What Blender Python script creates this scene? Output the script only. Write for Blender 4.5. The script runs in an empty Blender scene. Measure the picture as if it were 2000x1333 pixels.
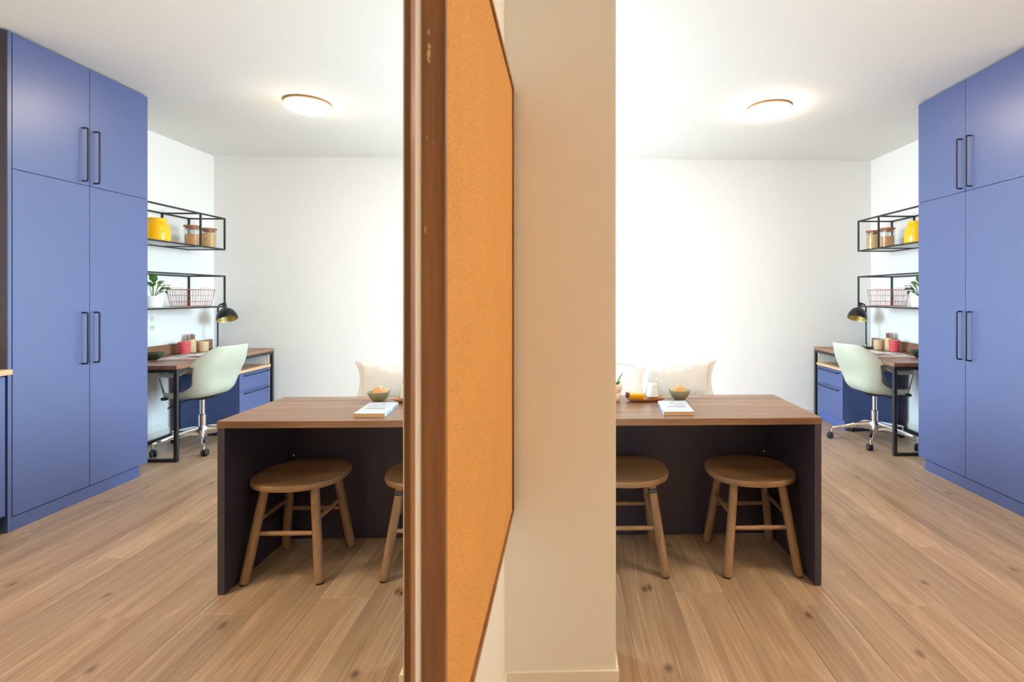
import bpy, bmesh, math, random
from mathutils import Vector, Matrix, noise as mnoise
PI = math.pi
rnd = random.Random(7)
scene = bpy.context.scene
C = scene.collection

# ------------------------------------------------------------------ camera, sky, lights, exposure
cam_d = bpy.data.cameras.new('camera'); cam = bpy.data.objects.new('camera', cam_d); C.objects.link(cam)
cam.location = (0, 0, 1.307); cam.rotation_euler = (PI/2, 0, -0.0268)
cam_d.sensor_fit = 'HORIZONTAL'; cam_d.sensor_width = 36; cam_d.lens = 1005.12/2000*36
cam_d.shift_x = (1000-1129.94)/2000; cam_d.shift_y = (577.33-666.5)/2000
cam_d.clip_start = 0.02
cam_d.dof.use_dof = True; cam_d.dof.focus_distance = 3.2; cam_d.dof.aperture_fstop = 5.0
scene.camera = cam
world = bpy.data.worlds.new('sky'); scene.world = world; world.use_nodes = True
bg = world.node_tree.nodes['Background']
_wn = world.node_tree; _tc = _wn.nodes.new('ShaderNodeTexCoord'); _sp = _wn.nodes.new('ShaderNodeSeparateXYZ')
_rp = _wn.nodes.new('ShaderNodeValToRGB'); _mr = _wn.nodes.new('ShaderNodeMapRange')
_wn.links.new(_tc.outputs['Generated'], _sp.inputs[0]); _wn.links.new(_sp.outputs['Z'], _mr.inputs[0])
_mr.inputs[1].default_value = -1; _mr.inputs[2].default_value = 1
_wn.links.new(_mr.outputs[0], _rp.inputs[0])
_e = _rp.color_ramp.elements      # dull ground below the horizon, overcast sky above it
_e[0].position = .47; _e[0].color = (.33, .37, .40, 1); _e[1].position = .53; _e[1].color = (.65, .845, 1.0, 1)
_wn.links.new(_rp.outputs[0], bg.inputs[0]); bg.inputs[1].default_value = 31.0
LAMP_E = 50.0                       # ceiling lamp diffusers (warm white)
LAMP_C = (1.0, 0.82, 0.60, 1)
HALL_C = (1.0, 0.78, 0.46, 1); HALL_E = 56.0; MID_E = 330.0; CEIL_E = 92.0
# sky portal in the window opening of the far left wall
pl = bpy.data.lights.new('window_portal', 'AREA'); pl.shape = 'RECTANGLE'; pl.size = 1.9; pl.size_y = 2.5
pl.cycles.is_portal = True
po = bpy.data.objects.new('window_portal', pl); C.objects.link(po)
po.location = (-2.32, 4.0, 1.35)
po.rotation_euler = (PI/2, 0, -PI/2)
vs = scene.view_settings
scene.display_settings.display_device = 'sRGB'
vs.view_transform = 'Standard'; vs.look = 'None'; vs.gamma = 1; vs.use_curve_mapping = False
vs.exposure = 0.18
cy = scene.cycles
cy.use_denoising = True
cy.max_bounces = 12; cy.diffuse_bounces = 6; cy.glossy_bounces = 6; cy.transmission_bounces = 8; cy.transparent_max_bounces = 12
cy.sample_clamp_indirect = 6.0; cy.caustics_reflective = False; cy.caustics_refractive = False

# ------------------------------------------------------------------ materials
def lin(c): return tuple((x/255/12.92 if x/255 <= .04045 else ((x/255+.055)/1.055)**2.4) for x in c)
def base(name):
    m = bpy.data.materials.new(name); m.use_nodes = True
    nt = m.node_tree; return m, nt, nt.nodes['Principled BSDF']
def plain(name, c, rough=.5, metal=0, spec=.5, var=.04, scale=12, bump=0, bscale=200, sheen=0, coat=0):
    m, nt, b = base(name)
    c = lin(c)
    tc = nt.nodes.new('ShaderNodeTexCoord'); nz = nt.nodes.new('ShaderNodeTexNoise')
    nz.inputs['Scale'].default_value = scale; nz.inputs['Detail'].default_value = 3
    nt.links.new(tc.outputs['Object'], nz.inputs['Vector'])
    mx = nt.nodes.new('ShaderNodeMix'); mx.data_type = 'RGBA'
    mx.inputs[6].default_value = (*[x*(1-var) for x in c], 1); mx.inputs[7].default_value = (*[min(1, x*(1+var)) for x in c], 1)
    nt.links.new(nz.outputs['Fac'], mx.inputs[0]); nt.links.new(mx.outputs[2], b.inputs['Base Color'])
    b.inputs['Roughness'].default_value = rough; b.inputs['Metallic'].default_value = metal
    b.inputs['Specular IOR Level'].default_value = spec
    b.inputs['Coat Weight'].default_value = coat
    if sheen: b.inputs['Sheen Weight'].default_value = sheen
    if bump:
        n2 = nt.nodes.new('ShaderNodeTexNoise'); n2.inputs['Scale'].default_value = bscale
        nt.links.new(tc.outputs['Object'], n2.inputs['Vector'])
        bp = nt.nodes.new('ShaderNodeBump'); bp.inputs['Strength'].default_value = bump; bp.inputs['Distance'].default_value = .002
        nt.links.new(n2.outputs['Fac'], bp.inputs['Height']); nt.links.new(bp.outputs[0], b.inputs['Normal'])
    return m
def wood(name, c1, c2, c3, along='X', k=1.0, rough=.45, knots=False, spec=.5):
    """grain stretched along one axis, offset per object"""
    m, nt, b = base(name); L = nt.links
    tc = nt.nodes.new('ShaderNodeTexCoord'); oi = nt.nodes.new('ShaderNodeObjectInfo')
    of = nt.nodes.new('ShaderNodeVectorMath'); of.operation = 'SCALE'; of.inputs[0].default_value = (17, 31, 23)
    L.new(oi.outputs['Random'], of.inputs['Scale'])
    ad = nt.nodes.new('ShaderNodeVectorMath'); ad.operation = 'ADD'
    L.new(tc.outputs['Object'], ad.inputs[0]); L.new(of.outputs[0], ad.inputs[1])
    def stretched(a, s, detail, dist):
        mp = nt.nodes.new('ShaderNodeMapping')
        sc = {'X': (s, a, a), 'Y': (a, s, a), 'Z': (a, a, s)}[along]
        mp.inputs['Scale'].default_value = [v*k for v in sc]
        L.new(ad.outputs[0], mp.inputs['Vector'])
        n = nt.nodes.new('ShaderNodeTexNoise'); n.inputs['Scale'].default_value = 1
        n.inputs['Detail'].default_value = detail; n.inputs['Distortion'].default_value = dist
        L.new(mp.outputs[0], n.inputs['Vector']); return n.outputs['Fac']
    big = stretched(15 if knots else 9, .6, 4, .7); fine = stretched(120 if knots else 150, 2.6 if knots else 3.0, 4, .3)
    r = nt.nodes.new('ShaderNodeValToRGB'); L.new(big, r.inputs[0])
    e = r.color_ramp.elements
    e[0].position = .3; e[0].color = (*lin(c1), 1); e[1].position = .72; e[1].color = (*lin(c3), 1)
    x = e.new(.5); x.color = (*lin(c2), 1)
    mx = nt.nodes.new('ShaderNodeMix'); mx.data_type = 'RGBA'; mx.blend_type = 'MULTIPLY'; mx.inputs[0].default_value = 1
    r2 = nt.nodes.new('ShaderNodeValToRGB'); L.new(fine, r2.inputs[0])
    r2.color_ramp.elements[0].position = .32; r2.color_ramp.elements[0].color = (.80, .79, .78, 1)
    r2.color_ramp.elements[1].position = .6; r2.color_ramp.elements[1].color = (1.03, 1.03, 1.03, 1)
    L.new(r.outputs[0], mx.inputs[6]); L.new(r2.outputs[0], mx.inputs[7])
    out = mx.outputs[2]
    if knots:
        # light cathedral lines (contours of a stretched noise), grey streaks, a few dark knots
        def mult(col, fac_socket, lo_, hi_, c0, c1_):
            rp = nt.nodes.new('ShaderNodeValToRGB'); L.new(fac_socket, rp.inputs[0])
            rp.color_ramp.elements[0].position = lo_; rp.color_ramp.elements[0].color = (*c0, 1)
            rp.color_ramp.elements[1].position = hi_; rp.color_ramp.elements[1].color = (*c1_, 1)
            q = nt.nodes.new('ShaderNodeMix'); q.data_type = 'RGBA'; q.blend_type = 'MULTIPLY'; q.inputs[0].default_value = 1
            L.new(col, q.inputs[6]); L.new(rp.outputs[0], q.inputs[7]); return q.outputs[2]
        cath = stretched(5.0, .45, 1.5, .35)
        wv = nt.nodes.new('ShaderNodeMath'); wv.operation = 'MULTIPLY'; wv.inputs[1].default_value = 95
        L.new(cath, wv.inputs[0])
        sn = nt.nodes.new('ShaderNodeMath'); sn.operation = 'SINE'; L.new(wv.outputs[0], sn.inputs[0])
        out = mult(out, sn.outputs[0], .55, 1.0, (.985, .985, .985), (1.13, 1.14, 1.15))
        out = mult(out, stretched(13, .8, 3, .6), .56, .74, (1, 1, 1), (.74, .74, .75))
        mp = nt.nodes.new('ShaderNodeMapping'); mp.inputs['Scale'].default_value = (2.6, 1.5, 2.6)
        L.new(ad.outputs[0], mp.inputs['Vector'])
        vo = nt.nodes.new('ShaderNodeTexVoronoi'); vo.voronoi_dimensions = '2D'; vo.inputs['Scale'].default_value = 1.0
        nn = nt.nodes.new('ShaderNodeTexNoise'); nn.inputs['Scale'].default_value = 6
        L.new(mp.outputs[0], nn.inputs['Vector'])
        m2 = nt.nodes.new('ShaderNodeMix'); m2.data_type = 'RGBA'; m2.inputs[0].default_value = .06
        L.new(mp.outputs[0], m2.inputs[6]); L.new(nn.outputs['Color'], m2.inputs[7]); L.new(m2.outputs[2], vo.inputs['Vector'])
        out = mult(out, vo.outputs['Distance'], .012, .05, (.42, .36, .33), (1, 1, 1))
        # plank to plank tone
        tr = nt.nodes.new('ShaderNodeMapRange'); L.new(oi.outputs['Random'], tr.inputs[0])
        tr.inputs[3].default_value = .88; tr.inputs[4].default_value = 1.1
        m5 = nt.nodes.new('ShaderNodeMix'); m5.data_type = 'RGBA'; m5.blend_type = 'MULTIPLY'; m5.inputs[0].default_value = 1
        L.new(out, m5.inputs[6]); L.new(tr.outputs[0], m5.inputs[7]); out = m5.outputs[2]
    L.new(out, b.inputs['Base Color'])
    b.inputs['Roughness'].default_value = rough; b.inputs['Specular IOR Level'].default_value = spec
    bp = nt.nodes.new('ShaderNodeBump'); bp.inputs['Strength'].default_value = .12; bp.inputs['Distance'].default_value = .001
    L.new(fine, bp.inputs['Height']); L.new(bp.outputs[0], b.inputs['Normal'])
    return m
def pane(name, tint=(1, 1, 1), refl=.08):
    m = bpy.data.materials.new(name); m.use_nodes = True; nt = m.node_tree
    for n in list(nt.nodes):
        if n.type != 'OUTPUT_MATERIAL': nt.nodes.remove(n)
    o = [n for n in nt.nodes if n.type == 'OUTPUT_MATERIAL'][0]
    t = nt.nodes.new('ShaderNodeBsdfTransparent'); t.inputs[0].default_value = (*tint, 1)
    g = nt.nodes.new('ShaderNodeBsdfGlossy'); g.inputs['Roughness'].default_value = .02
    lw = nt.nodes.new('ShaderNodeLayerWeight'); lw.inputs[0].default_value = .5
    pw = nt.nodes.new('ShaderNodeMath'); pw.operation = 'POWER'; pw.inputs[1].default_value = 4
    fr = nt.nodes.new('ShaderNodeMath'); fr.operation = 'MULTIPLY_ADD'; fr.inputs[1].default_value = .55; fr.inputs[2].default_value = refl*.5
    nt.links.new(lw.outputs['Facing'], pw.inputs[0]); nt.links.new(pw.outputs[0], fr.inputs[0])
    mx = nt.nodes.new('ShaderNodeMixShader')
    nt.links.new(fr.outputs[0], mx.inputs[0]); nt.links.new(t.outputs[0], mx.inputs[1]); nt.links.new(g.outputs[0], mx.inputs[2])
    nt.links.new(mx.outputs[0], o.inputs[0]); return m
def mirror_mat(name):
    m = bpy.data.materials.new(name); m.use_nodes = True; nt = m.node_tree
    b = nt.nodes['Principled BSDF']; b.inputs['Metallic'].default_value = 1; b.inputs['Roughness'].default_value = 0
    b.inputs['Base Color'].default_value = (.955, .965, .955, 1); b.inputs['Specular Tint'].default_value = (1, 1, 1, 1); return m
def emit(name, c, e):
    m, nt, b = base(name)
    b.inputs['Base Color'].default_value = (.9, .9, .88, 1); b.inputs['Emission Color'].default_value = c; b.inputs['Emission Strength'].default_value = e; return m
def cork_mat():
    m, nt, b = base('cork'); L = nt.links
    tc = nt.nodes.new('ShaderNodeTexCoord')
    n1 = nt.nodes.new('ShaderNodeTexNoise'); n1.inputs['Scale'].default_value = 190; n1.inputs['Detail'].default_value = 5
    n2 = nt.nodes.new('ShaderNodeTexVoronoi'); n2.inputs['Scale'].default_value = 150
    n3 = nt.nodes.new('ShaderNodeTexNoise'); n3.inputs['Scale'].default_value = 6
    for n in (n1, n2, n3): L.new(tc.outputs['Object'], n.inputs['Vector'])
    r = nt.nodes.new('ShaderNodeValToRGB'); L.new(n1.outputs['Fac'], r.inputs[0])
    e = r.color_ramp.elements
    e[0].position = .28; e[0].color = (*lin((184, 130, 72)), 1); e[1].position = .74; e[1].color = (*lin((228, 174, 106)), 1)
    x = e.new(.45); x.color = (*lin((210, 152, 84)), 1); x = e.new(.6); x.color = (*lin((214, 158, 90)), 1)
    r2 = nt.nodes.new('ShaderNodeValToRGB'); L.new(n2.outputs['Distance'], r2.inputs[0])
    r2.color_ramp.elements[0].position = .0; r2.color_ramp.elements[0].color = (.93, .92, .9, 1)
    r2.color_ramp.elements[1].position = .35; r2.color_ramp.elements[1].color = (1, 1, 1, 1)
    mx = nt.nodes.new('ShaderNodeMix'); mx.data_type = 'RGBA'; mx.blend_type = 'MULTIPLY'; mx.inputs[0].default_value = 1
    L.new(r.outputs[0], mx.inputs[6]); L.new(r2.outputs[0], mx.inputs[7])
    mr = nt.nodes.new('ShaderNodeMapRange'); L.new(n3.outputs['Fac'], mr.inputs[0]); mr.inputs[3].default_value = .92; mr.inputs[4].default_value = 1.06
    m2 = nt.nodes.new('ShaderNodeMix'); m2.data_type = 'RGBA'; m2.blend_type = 'MULTIPLY'; m2.inputs[0].default_value = 1
    L.new(mx.outputs[2], m2.inputs[6]); L.new(mr.outputs[0], m2.inputs[7]); L.new(m2.outputs[2], b.inputs['Base Color'])
    b.inputs['Roughness'].default_value = .85; b.inputs['Specular IOR Level'].default_value = .25
    bp = nt.nodes.new('ShaderNodeBump'); bp.inputs['Strength'].default_value = .25; bp.inputs['Distance'].default_value = .001
    L.new(n1.outputs['Fac'], bp.inputs['Height']); L.new(bp.outputs[0], b.inputs['Normal']); return m

M = {}
M['wall'] = plain('wall_paint', (234, 233, 231), .85, var=.01, spec=.25, bump=.05, bscale=300)
M['ceil'] = plain('ceiling_paint', (228, 227, 224), .9, var=.01, spec=.2)
M['trim'] = plain('baseboard_white', (232, 226, 218), .45, var=.01)
M['oak'] = wood('oak_plank', (158, 129, 102), (172, 144, 116), (184, 156, 129), 'Y', 1, .38, knots=True)
M['sub'] = plain('subfloor', (70, 52, 38), .9)
M['walnut'] = wood('walnut_top', (104, 71, 50), (130, 95, 70), (154, 120, 93), 'X', 1.7, .34)
M['walnutY'] = wood('walnut_top_along', (120, 84, 62), (142, 102, 78), (156, 116, 92), 'Y', 1.3, .34)
M['walnutZ'] = wood('walnut_edge', (112, 74, 44), (138, 92, 56), (156, 108, 68), 'Z', 2.4, .32)
M['lightoak'] = wood('pale_edge_wood', (196, 156, 116), (208, 170, 128), (218, 182, 142), 'Y', 1.2, .45)
M['aub'] = plain('aubergine_laminate', (54, 48, 62), .42, var=.03)
M['blue'] = plain('blue_lacquer', (66, 82, 132), .38, var=.01, spec=.9)
M['bluelift'] = plain('shade_lifted_blue_lacquer', (74, 94, 150), .4, var=.01)  # same blue as the doors, brightened in colour to offset shade on the sides
M['stool'] = wood('stool_oak', (134, 102, 72), (150, 115, 82), (163, 127, 94), 'X', 1.6, .42)
M['stoolZ'] = wood('stool_leg_oak', (134, 102, 72), (150, 115, 82), (163, 127, 94), 'Z', 1.6, .42)
M['black'] = plain('black_metal', (34, 34, 38), .42, var=.03)
M['blackg'] = plain('black_gloss_metal', (26, 25, 30), .3, var=.03)
M['rubber'] = plain('black_rubber', (30, 30, 33), .6)
M['chrome'] = plain('chrome', (225, 225, 228), .08, 1, var=0)
M['steelgrey'] = plain('grey_shelf_metal', (206, 206, 204), .5, var=.02)
M['shell'] = plain('pale_green_plastic', (184, 187, 170), .42, var=.01)
M['pad'] = plain('dark_brown_upholstery', (52, 36, 34), .8, var=.1, scale=60, bump=.2)
M['brass'] = plain('brushed_brass', (206, 184, 122), .5, .85, var=.03)
M['yellow'] = plain('yellow_glaze', (255, 186, 4), .1, var=.01, coat=.3)
M['nutA'] = plain('pale_nut', (236, 196, 136), .55, var=.2, scale=30)
M['nutB'] = plain('brown_nut', (220, 164, 114), .55, var=.22, scale=30)
M['lid'] = wood('lid_wood', (150, 92, 62), (172, 110, 78), (186, 126, 92), 'X', 3, .5)
M['glass'] = pane('clear_glass', (.97, .985, .98))
M['window'] = pane('window_glass', (.98, 1, 1))
M['copper'] = plain('copper_wire', (196, 120, 96), .3, .8, var=.02)
M['leaf'] = plain('green_leaf', (66, 112, 44), .4, var=.3, scale=25)
M['leaf2'] = plain('light_green_leaf', (110, 148, 52), .4, var=.3, scale=25)
M['white'] = plain('white_ceramic', (236, 236, 236), .3, var=.01)
M['pink'] = plain('coral_pink_lacquer', (224, 98, 100), .4, var=.03)
M['kraft'] = plain('beige_card', (214, 186, 146), .6, var=.04)
M['pencil'] = plain('brown_pencil', (168, 110, 84), .5, var=.15, scale=40)
M['pencil2'] = plain('dark_pencil', (116, 64, 46), .5, var=.15, scale=40)
M['paper'] = plain('page_paper', (234, 230, 230), .8, var=.015)
M['pageedge'] = plain('page_edge', (214, 172, 118), .85, var=.08, scale=90)
M['cover'] = plain('white_book_cover', (186, 192, 200), .35, var=.01)
M['ink'] = plain('print_ink', (52, 54, 66), .6)
M['inklight'] = plain('light_print_ink', (130, 134, 146), .6)
M['bluespine'] = plain('blue_spine_print', (92, 134, 180), .5)
M['celadon'] = plain('grey_green_glaze', (150, 148, 122), .45, var=.08, scale=60, bump=.1)
M['cookie'] = plain('cookie_crust', (212, 158, 102), .8, var=.22, scale=70, bump=.4)
M['acacia'] = wood('tray_wood', (160, 98, 56), (196, 132, 80), (220, 164, 110), 'X', 3, .35)
M['juice'] = plain('orange_juice', (255, 172, 0), .25, var=.02)
M['corkstop'] = plain('dark_cork', (112, 66, 52), .7, var=.15, scale=90)
M['milk'] = plain('milk', (240, 244, 248), .3, var=.01)
M['blush'] = plain('blush_ceramic', (226, 200, 182), .5, var=.03)
M['linen'] = plain('white_linen', (216, 214, 211), .85, var=.02, scale=40, bump=.15, bscale=500, sheen=.2)
M['sheet'] = plain('white_bedding', (228, 228, 230), .85, var=.015, scale=20, bump=.1, bscale=400)
M['piping'] = plain('natural_piping', (222, 212, 194), .85, var=.04)
M['cork'] = cork_mat()
M['mirror'] = mirror_mat('mirror_silver')
M['lampglow'] = emit('lamp_diffuser', LAMP_C, LAMP_E)
M['hallglow'] = emit('hall_lamp_diffuser', HALL_C, HALL_E)
M['ceilglow'] = emit('near_lamp_diffuser', LAMP_C, CEIL_E)
M['midglow'] = emit('mid_lamp_diffuser', HALL_C, MID_E)
M['lampring'] = plain('lamp_ring', (150, 112, 72), .5)
M['enamel'] = plain('patterned_green_enamel', (62, 74, 54), .25, var=.6, scale=22)
M['soil'] = plain('soil', (52, 40, 32), .95, var=.2, scale=60)
M['chip'] = plain('bare_chipboard', (214, 186, 150), .9, var=.15, scale=200)

# ------------------------------------------------------------------ mesh helpers (world coordinates unless told otherwise)
def nb(): return bmesh.new()
def box(bm, x0, x1, y0, y1, z0, z1, bev=0, seg=2):
    r = bmesh.ops.create_cube(bm, size=1)
    bmesh.ops.scale(bm, vec=(x1-x0, y1-y0, z1-z0), verts=r['verts'])
    bmesh.ops.translate(bm, vec=((x0+x1)/2, (y0+y1)/2, (z0+z1)/2), verts=r['verts'])
    if bev:
        es = list({e for v in r['verts'] for e in v.link_edges})
        bmesh.ops.bevel(bm, geom=es, offset=bev, segments=seg, affect='EDGES', profile=.5)
    return bm
def tube(bm, pts, rad, n=10, cap=True, square=False):
    pts = [Vector(p) for p in pts]; rings = []
    rs = rad if isinstance(rad, (list, tuple)) else [rad]*len(pts)
    t0 = (pts[1]-pts[0]).normalized()
    up = Vector((0, 0, 1)) if abs(t0.z) < .9 else Vector((1, 0, 0))
    nrm = (up - up.dot(t0)*t0).normalized()
    for i, p in enumerate(pts):
        t = (pts[min(i+1, len(pts)-1)]-pts[max(i-1, 0)]).normalized()
        nrm = (nrm - nrm.dot(t)*t).normalized(); bi = t.cross(nrm)
        ring = []
        for k in range(n):
            a = 2*PI*k/n + (PI/4 if square else 0)
            ring.append(bm.verts.new(p + (nrm*math.cos(a)+bi*math.sin(a))*rs[i]))
        rings.append(ring)
    for a, b in zip(rings, rings[1:]):
        for k in range(n): bm.faces.new((a[k], a[(k+1) % n], b[(k+1) % n], b[k]))
    if cap:
        bm.faces.new(rings[0][::-1]); bm.faces.new(rings[-1])
    return bm
def lathe(bm, prof, c=(0, 0, 0), n=32, mat=None):
    """prof: list of (r, z)"""
    rings = []
    for r, z in prof:
        if r < 1e-6: rings.append([bm.verts.new((0, 0, z))])
        else: rings.append([bm.verts.new((r*math.cos(2*PI*k/n), r*math.sin(2*PI*k/n), z)) for k in range(n)])
    vs_ = [v for r in rings for v in r]
    for a, b in zip(rings, rings[1:]):
        for k in range(n):
            k2 = (k+1) % n
            if len(a) == 1 and len(b) == 1: continue
            if len(a) == 1: bm.faces.new((a[0], b[k2], b[k]))
            elif len(b) == 1: bm.faces.new((a[k], a[k2], b[0]))
            else: bm.faces.new((a[k], a[k2], b[k2], b[k]))
    if mat is not None:
        for v in vs_: v.co = mat @ v.co
    for v in vs_: v.co += Vector(c)
    return bm
def prism(bm, poly, z0, z1):
    lo = [bm.verts.new((x, y, z0)) for x, y in poly]; hi = [bm.verts.new((x, y, z1)) for x, y in poly]
    n = len(poly); bm.faces.new(lo[::-1]); bm.faces.new(hi)
    for k in range(n): bm.faces.new((lo[k], lo[(k+1) % n], hi[(k+1) % n], hi[k]))
    return bm
def fillet(pts, r, n=4):
    """round the inner corners of a polyline"""
    pts = [Vector(p) for p in pts]; out = [pts[0]]
    for a, b, c in zip(pts, pts[1:], pts[2:]):
        d1 = (a-b).normalized(); d2 = (c-b).normalized()
        p, q = b+d1*r, b+d2*r
        for i in range(n+1):
            t = i/n; out.append((1-t)**2*p + 2*t*(1-t)*b + t*t*q)
    out.append(pts[-1]); return out
ORG = {}
def mk(name, bm, mat, parent=None, smooth=False, subsurf=0, local=False):
    bmesh.ops.recalc_face_normals(bm, faces=bm.faces[:])
    me = bpy.data.meshes.new(name)
    if parent is not None and not local:
        o0 = ORG.get(parent.name, Vector((0, 0, 0)))
        bmesh.ops.translate(bm, vec=-o0, verts=bm.verts[:])
    bm.to_mesh(me); bm.free()
    if smooth:
        for p in me.polygons: p.use_smooth = True
        if smooth != 'all' and hasattr(me, 'set_sharp_from_angle'): me.set_sharp_from_angle(angle=math.radians(40))
    for mm in (mat if isinstance(mat, (list, tuple)) else [mat]): me.materials.append(M[mm] if isinstance(mm, str) else mm)
    o = bpy.data.objects.new(name, me); C.objects.link(o)
    if parent is not None:
        o.parent = parent; ORG[o.name] = ORG.get(parent.name, Vector((0, 0, 0)))
    if subsurf:
        s = o.modifiers.new('sub', 'SUBSURF'); s.levels = subsurf; s.render_levels = subsurf
    return o
def recenter(o, loc):
    """put a top-level mesh's origin at loc"""
    o.data.transform(Matrix.Translation(-Vector(loc))); o.location = loc; return o
def thing(name, label, cat, loc=(0, 0, 0), group=None, rotz=0):
    o = bpy.data.objects.new(name, None); C.objects.link(o); o.location = loc; o.rotation_euler = (0, 0, rotz)
    o.empty_display_size = .05
    ORG[o.name] = Vector(loc); return tag(o, label, cat, group)
def tag(o, label, cat, group=None):
    o['label'] = label; o['category'] = cat
    if group: o['group'] = group
    return o
def struct(name, bm, mat, **k):
    o = mk(name, bm, mat, **k); o['kind'] = 'structure'; return o
def copy_tree(o, parent=None):
    c = o.copy(); C.objects.link(c)
    if parent: c.parent = parent
    ORG[c.name] = ORG.get(o.name, Vector((0, 0, 0)))
    for ch in list(o.children): copy_tree(ch, c)
    return c

# ------------------------------------------------------------------ room shell
ZC = 2.775; XR = 3.335; YB = 5.52; XW = -.197; YP = 1.69; XP = .1685; XL = -2.2; YF = -2.4
fl = struct('floor', box(nb(), XL-.15, XR+.15, YF-.15, YB+.15, -.12, -.008), 'sub')
# planks: rows 0.222 m wide running away from the camera
PW = .222
joints = {0: 2.25, 2: 2.146, 4: 2.13, 5: 3.01, 6: 2.62, 1: 3.35, 3: 3.2, 7: 2.0, 8: 3.4, -1: 3.1, -2: 2.4}
plank_mesh = {}
for row in range(-13, 13):
    x0 = .478 + row*PW; x1 = x0 + PW
    if x1 < XL or x0 > XR: continue
    xa, xb = max(x0, XL), min(x1, XR)
    j = joints.get(row, 1.2 + rnd.random()*2.0)
    ys = [YF]; y = j
    while y > YF: y -= 2.05
    y += 2.05
    while y < YB: ys.append(y); y += 2.05
    ys.append(YB)
    for a, b in zip(ys, ys[1:]):
        if b-a < .02: continue
        key = (round(xb-xa, 4), round(b-a, 4))
        if key not in plank_mesh:
            bm = nb(); g = .0003
            box(bm, g, xb-xa-g, g, b-a-g, -.008, 0)
            top = [e for e in bm.edges if all(abs(v.co.z) < 1e-6 for v in e.verts)]
            bmesh.ops.bevel(bm, geom=top, offset=.0011, segments=1, affect='EDGES')
            me = bpy.data.meshes.new('plank'); bmesh.ops.recalc_face_normals(bm, faces=bm.faces[:]); bm.to_mesh(me); bm.free()
            me.materials.append(M['oak']); plank_mesh[key] = me
        o = bpy.data.objects.new('plank', plank_mesh[key]); C.objects.link(o); o.parent = fl; o.location = (xa, a, 0)
struct('ceiling', box(nb(), XL-.15, XR+.15, YF-.15, YB+.15, ZC, ZC+.12), 'ceil')
struct('wall_back', box(nb(), XL-.15, XR+.15, YB, YB+.15, 0, ZC), 'wall')
struct('wall_right', box(nb(), XR, XR+.15, YF, YB, 0, ZC), 'wall')
struct('wall_rear', box(nb(), XL-.15, XR+.15, YF-.15, YF, 0, ZC), 'wall')
bm = nb()   # mirror wall with the projecting pier at its end
prism(bm, [(XW-.15, YF), (XW, YF), (XW, YP), (XP, YP), (XP, YP+.2), (XL, YP+.2), (XL, YP+.05), (XW-.15, YP+.05)], 0, ZC)
es = [e for e in bm.edges if abs(e.verts[0].co.x-XP) < 1e-5 and abs(e.verts[1].co.x-XP) < 1e-5 and abs(e.verts[0].co.z-e.verts[1].co.z) > 1]
bmesh.ops.bevel(bm, geom=es, offset=.003, segments=2, affect='EDGES')
struct('wall_left', bm, 'wall')
# far left wall with the window opening that lets the daylight in
WY0, WY1, WZ0, WZ1 = 3.05, 4.95, .1, 2.6
bm = nb()
box(bm, XL-.15, XL, YP+.05, WY0, 0, ZC); box(bm, XL-.15, XL, WY1, YB, 0, ZC)
box(bm, XL-.15, XL, WY0, WY1, 0, WZ0); box(bm, XL-.15, XL, WY0, WY1, WZ1, ZC)
struct('wall_far_left', bm, 'wall')
bm = nb()
for y in (WY0, (WY0+WY1)/2-.03, WY1-.06): box(bm, XL-.11, XL-.05, y, y+.06, WZ0, WZ1, .004, 1)
for z in (WZ0, WZ1-.06): box(bm, XL-.11, XL-.05, WY0+.06, WY1-.06, z, z+.06, .004, 1)
win = struct('window_1', bm, 'trim')
mk('pane', box(nb(), XL-.083, XL-.077, WY0+.06, (WY0+WY1)/2-.03, WZ0+.06, WZ1-.06), 'window', win)
mk('pane', box(nb(), XL-.083, XL-.077, (WY0+WY1)/2+.03, WY1-.06, WZ0+.06, WZ1-.06), 'window', win)
# baseboards
BH = .077; BT = .009
def board(name, pts): 
    bm = nb()
    for x0, x1, y0, y1 in pts: box(bm, x0, x1, y0, y1, 0, BH, .0015, 1)
    return struct(name, bm, 'trim')
board('baseboard_back', [(XL, XR, YB-BT, YB)])
board('baseboard_right', [(XR-BT, XR, 3.87, YB-BT)])
board('baseboard_left', [(XW, XW+BT, YF, YP-BT), ])
board('baseboard_pier', [(XW, XP+BT, YP-BT, YP), (XP, XP+BT, YP, YP+.2)])

# ------------------------------------------------------------------ mirror and pin board on the left wall
t = thing('wall_mirror', 'tall wall mirror in a slim brown frame on the left, reflecting the room', 'mirror', (XW, -.2, .2))
my0, my1, mz0, mz1 = -.55, .5914, .15, 2.15
mk('mirror_glass', box(nb(), -.1843, -.1793, my0, my1, mz0, mz1), 'mirror', t)
mk('back_panel', box(nb(), XW, -.1843, my0, my1, mz0, mz1), 'walnutZ', t)
fx = -.175; fw = .018
for y0 in (my1, my0-fw): mk('frame_stile', box(nb(), XW, fx, y0, y0+fw, mz0-fw, mz1+fw, .0008, 1), 'walnutZ', t)
for z0 in (mz1, mz0-fw): mk('frame_rail', box(nb(), XW, fx, my0, my1, z0, z0+fw, .0008, 1), 'walnutZ', t)

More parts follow.
